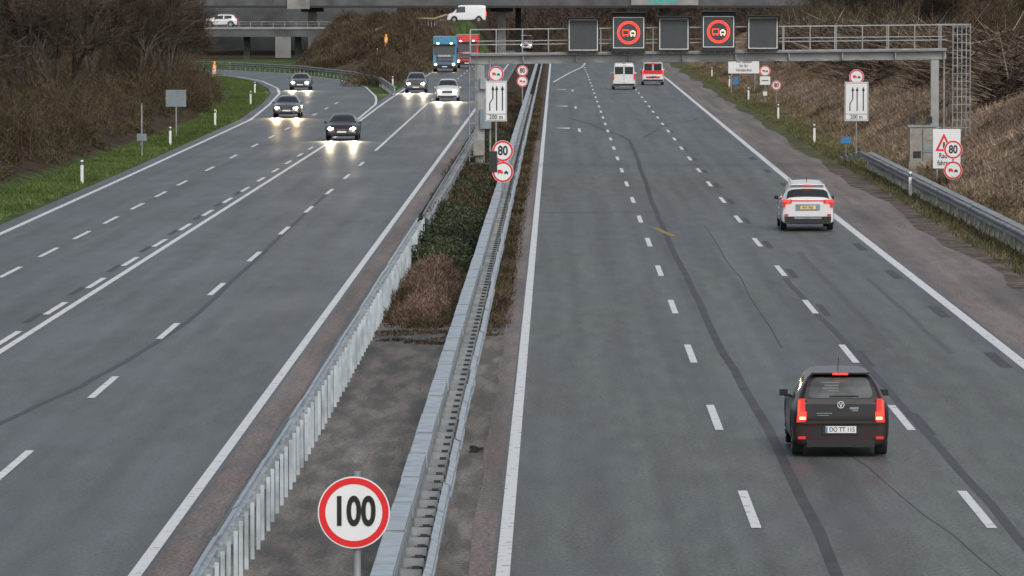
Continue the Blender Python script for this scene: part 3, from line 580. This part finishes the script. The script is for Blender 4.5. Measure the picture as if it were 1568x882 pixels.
def car(name,x,y,k,paint,oncoming=False,lower=None,plate=SW,head=HEAD,tail=TAIL,beam=0):
    b,s=car_body(k,paint,lower); L,W=s['L'],s['W']; hw=W/2
    root=empty(name,(x,y+(L if oncoming else 0),.01),math.pi if oncoming else 0)
    o=b.build('body',root,smooth=True); md=o.modifiers.new('s','SUBSURF'); md.levels=2; md.render_levels=2
    b=B(); r=s['r']
    for wy in s['wh']:
        for sx in (-1,1):
            x0=sx*(hw-.04); x1=sx*(hw-.22); b.cyl((x0,wy,r),(x1,wy,r),r*.97,RUB,28); b.cyl((x0+sx*.012,wy,r),(x0,wy,r),r*.9,RUB,28,r2=r*.97)
            b.cyl((x0+sx*.016,wy,r),(x0,wy,r),r*.64,RIM,20)
            for q in range(5):
                a=q*1.2566+.3; b.box(x0+sx*.02,wy+math.cos(a)*r*.35,r+math.sin(a)*r*.35,.012,.07,.07,DARK)
    b.box(0,L/2,.33,W*.8,L*.86,.16,BLK)
    b.build('wheels',root)
    b=B()
    mz={'hatch':.93,'suv':1.02,'sedan':.95,'van':1.35}[k]; my=s['ws'][1]-.45
    for sx in (-1,1):
        b.box(sx*(hw+.04),my,mz,.14,.1,.11,BLK if k in('suv','hatch') and not oncoming else paint); b.box(sx*(hw-.04),my+.02,mz-.05,.12,.05,.04,BLK)
    lz={'hatch':.80,'suv':.98,'sedan':.78,'van':1.0}[k]; wr=hw*.9
    if k=='hatch':
        if not oncoming: hatch_rear(root,b,paint,hw)
    elif k=='suv':
        for sx in (-1,1):
            b.box(sx*(wr-.12),.0,lz+.02,.32,.12,.10,TAILD); b.box(sx*(wr-.1),-.062,lz+.02,.24,.01,.05,TAIL); b.box(sx*(wr-.02),.02,lz-.07,.08,.12,.2,TAILD)
            b.box(sx*(wr-.1),-.03,.55,.12,.05,.06,TAILD)
        b.box(0,-.022,.37,W*.84,.07,.24,BLK,tx=1.03); b.box(0,-.05,.44,.9,.06,.06,SBACK); b.box(0,.0,lz+.04,1.1,.06,.025,TAILD)
        b.box(0,-.015,.80,.8,.03,.2,SBACK if not oncoming else BLK); b.box(0,-.035,.79,.52,.02,.12,plate)
        b.box(0,.42,1.535,1.14,.26,.035,paint); b.box(0,.285,1.53,.3,.03,.02,TAIL); b.box(.0,.17,1.2,.6,.012,.02,BLK)
        b.cyl((0,1.1,1.6),(0,1.0,1.78),.012,BLK,5)
        txt('AH 1965',(0,-.048,.79),.11,SB,root,sx=.9)
    elif k=='van':
        for sx in (-1,1):
            b.box(sx*.42,-.0,1.62,.7,.03,.62,GLASS); b.box(sx*(wr-.02),.0,1.1,.12,.06,.5,tail); b.box(sx*.02,-.01,1.3,.012,.01,1.6,BLK)
        b.box(0,-.02,.42,W*.9,.1,.18,BLK); b.box(0,-.03,.72,.52,.01,.11,SW); b.box(0,.0,2.22,.3,.02,.05,TAILD)
    else:
        for sx in (-1,1): b.box(sx*(wr-.14),.0,lz,.3,.06,.14,TAILD)
        b.box(0,-.01,.6,.52,.04,.11,SW)
    fz={'hatch':.66,'suv':.76,'sedan':.64,'van':.86}[k]; yf=L-.12
    for sx in (-1,1):
        b.box(sx*(hw-.27),yf+.03,fz,.36,.16,.14,SBACK)
        if oncoming: b.cyl((sx*(hw-.27),L-.01,fz),(sx*(hw-.27),L+.02,fz),.085,head,14); b.cyl((sx*(hw-.42),L-.01,fz-.01),(sx*(hw-.42),L+.015,fz-.01),.04,head,10)
        if beam: spot(root,sx*(hw-.27),L+.06,fz,beam,(1,.70,.36) if head is HEADD else (1,.83,.56))
        b.box(sx*(hw-.35),L-.04,.36,.3,.06,.12,BLK)
    b.box(0,L-.02,fz-.06,.75,.05,.15,BLK); b.box(0,L-.01,.34,.9,.05,.12,BLK); b.box(0,L+.015,.46,.5,.01,.1,SW); b.box(0,L+.008,fz-.06,.6,.008,.012,RIM)
    b.build('lights_and_trim',root,bevel=.006)
    if k=='suv':
        b=B()
        for sx in(-1,1): b.cyl((sx*.56,.8,1.64),(sx*.54,2.4,1.66),.02,GALVD,6)
        b.build('roof_rails',root)
    return root
def paintm(n_,c,me=.3,ro=.25,coat=.8): return mat(n_,c,ro,me,var=.03,coat=coat)
PB=paintm('paint_black_cherry',(.024,.010,.012),0,.32,.2); PW=paintm('paint_white',(.72,.73,.74),0); PS=paintm('paint_grey',(.10,.105,.11)); PBR=paintm('paint_dark_brown',(.035,.028,.028),.1,.3,.3)
car('hatchback_car',4.80,91.2,'hatch',PB)
car('suv_car',8.36,180.0,'suv',PW,lower=PW,plate=PLATEY)
car('white_van',5.72,459,'van',PW,tail=TAILD)
v=car('ambulance_van',8.6,483,'van',PW)
b=B(); b.box(0,-.02,1.15,1.7,.03,.3,SR); b.box(0,-.02,.7,1.2,.03,.15,SR); b.box(0,.5,2.36,1.2,.3,.12,LEDR); b.box(0,-.025,1.9,.9,.03,.1,SR)
for sx in (-1,1): b.box(sx*1.005,2.4,1.05,.01,3.6,.25,SR)
b.build('red_stripes',v)
car('sedan_car',-11.7,295,'sedan',PBR,True,beam=620)
car('sedan_car',-17.5,351,'sedan',PS,True,head=HEADD,beam=1000)
car('sedan_car',-21.6,456,'sedan',PS,True,beam=900)
car('suv_car',-11.5,443,'suv',PS,True,beam=1000)
car('hatchback_car',-8.2,407,'suv',PW,True,beam=1000)
car('white_van',-4.5,800,'van',PW,True)
car('sedan_car',-9.6,790,'sedan',PS,True)
v=car('white_van',-9.3,716,'van',PW); v.location.z=float(h(-11.7,716))+.03; v.rotation_euler[2]=math.pi/2
v=car('suv_car',-40.6,690,'suv',PW); v.location.z=4.06; v.rotation_euler[2]=math.pi/2
def truck(name,x,y,c1,c2,txts):
    root=empty(name,(x,y,.01)); b=B(); pm=paintm(name+'_cab',c1,0); cm=mat(name+'_box',c2,.5)
    b.box(0,1.1,1.9,2.45,2.1,2.2,pm,tx=.95,ty=.9,sh=(0,.08)); b.box(0,1.0,.65,2.4,2.0,.6,pm)
    b.box(0,.06,2.25,2.15,.06,.85,GLASS,sh=(0,.06)); b.box(0,-.1,2.85,2.3,.35,.16,BLK); b.box(0,.02,1.35,1.7,.06,.6,BLK)
    for k in range(4): b.box(0,-.02,1.15+k*.14,1.6,.03,.03,RIM)
    b.box(0,0,.55,2.4,.14,.42,BLK); b.box(0,-.08,.55,.52,.02,.11,SW)
    for sx in (-1,1):
        b.box(sx*.95,-.05,.78,.4,.12,.2,SBACK); b.cyl((sx*.95,-.16,.78),(sx*.95,-.1,.78),.11,HEADD,14); b.box(sx*.7,-.1,3.0,.2,.06,.1,HEADD)
        b.box(sx*1.38,.1,2.2,.16,.2,.6,BLK); b.box(sx*1.28,.1,2.5,.2,.05,.05,BLK)
        for wy in (.9,4.5,6.0,7.2): b.cyl((sx*1.2,wy,.5),(sx*.9,wy,.5),.5,RUB,20); b.cyl((sx*1.22,wy,.5),(sx*1.2,wy,.5),.28,RIM,14)
    b.box(0,5.5,.95,2.3,9,.25,DARK); b.box(0,6.4,2.35,2.5,8,2.6,cm); b.box(0,6.4,3.68,2.52,8.04,.06,GALVD)
    b.build('truck_body',root,bevel=.03); txt(txts,(0,-.12,1.68),.3,SW,root)
truck('blue_truck',-11.75,569,(.03,.17,.33),(.05,.24,.40),'TRANSPORT')
truck('red_truck',-9.9,600,(.6,.03,.03),(.6,.05,.05),'CARGO')
# ---------------------------------------------------------------- bridges
b=B(); yb=733
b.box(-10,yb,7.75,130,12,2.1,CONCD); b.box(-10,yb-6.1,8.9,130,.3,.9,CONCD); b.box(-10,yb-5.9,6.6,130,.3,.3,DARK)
for x in (-33.0,-7.4): b.box(x,yb,3.2,1.1,1.3,6.8,CONC); b.box(x,yb-.2,6.2,3.0,1.6,.6,CONCD)
b.box(-5.2,yb+4,3.2,.8,1.3,6.9,CONCD); b.box(-34.6,yb-6.3,7.1,3,.1,1.6,CONC); b.box(14.5,yb-6.35,7.35,9,.1,1.1,CONC)
b.box(-42,yb+14,3.2,40,1,6.4,CONCD)
b.build('road_overpass')
b=B()
for k,(ox,w) in enumerate([(12.6,.5),(13.4,.35),(14.0,.6),(14.9,.4),(15.6,.7)]): b.box(ox,yb-6.42,7.35+.15*math.sin(k*2),w,.02,.7,TEAL,sh=(.3,0))
b.build('graffiti')
b=B(); yb=692
b.box(-39,yb,3.45,21,8,1.2,CONCD); b.box(-39,yb-4.05,3.95,21,.2,.3,CONC)
for k in range(15): b.box(-49+k*1.45,yb-4,4.4,.06,.06,.7,GALVD)
b.box(-39,yb-4,4.75,21,.05,.06,GALVD); b.box(-39,yb-4,4.45,21,.05,.04,GALVD)
for x in (-39.5,-33): b.box(x,yb,1.4,.8,1.2,2.9,CONCD)
b.box(-35.5,yb+12,2,2,1,4,CONC); b.box(-28.2,yb,2,1.2,8,4,CONCD); b.build('slip_road_bridge')
def beacon(x,y):
    b=B(); z=float(h(x,y)); b.box(0,0,.6,.3,.06,1.0,ORG); b.box(0,-.035,.45,.3,.01,.15,SW); b.box(0,-.035,.8,.3,.01,.15,SW); b.cyl((0,0,1.15),(0,0,1.4),.1,ORG,10); b.box(0,0,.05,.6,.3,.12,BLK); b.build('construction_beacon',loc=(x,y,z))
beacon(-17.6,560); beacon(-34.6,548)
# ---------------------------------------------------------------- camera / light
cam=bpy.data.cameras.new('camera'); co=bpy.data.objects.new('camera',cam); col.objects.link(co); S.camera=co
cam.sensor_width=36; cam.lens=190.4; cam.clip_end=6000; cam.clip_start=1
co.location=(0,0,7.75); co.rotation_euler=(math.radians(90-3.064),0,math.radians(.470))
W_=bpy.data.worlds.new('World'); S.world=W_; W_.use_nodes=True; n=W_.node_tree.nodes; l=W_.node_tree.links
sk=n.new('ShaderNodeTexSky'); sk.sky_type='NISHITA'; sk.sun_disc=False; sk.sun_elevation=math.radians(38); sk.sun_rotation=math.radians(160); sk.air_density=1; sk.dust_density=3
hs=n.new('ShaderNodeHueSaturation'); hs.inputs['Saturation'].default_value=.42; l.new(sk.outputs[0],hs.inputs['Color']); l.new(hs.outputs[0],n['Background'].inputs['Color']); n['Background'].inputs['Strength'].default_value=.13
sl=bpy.data.lights.new('sun','SUN'); sl.energy=1.0; sl.angle=math.radians(25); sl.color=(1,.97,.93); so=bpy.data.objects.new('sun',sl); col.objects.link(so)
az=math.radians(160); el=math.radians(38); dvec=Vector((math.sin(az)*math.cos(el),math.cos(az)*math.cos(el),math.sin(el))); so.rotation_euler=dvec.to_track_quat('Z','Y').to_euler()
S.view_settings.view_transform='Standard'; S.view_settings.look='None'; S.view_settings.exposure=0
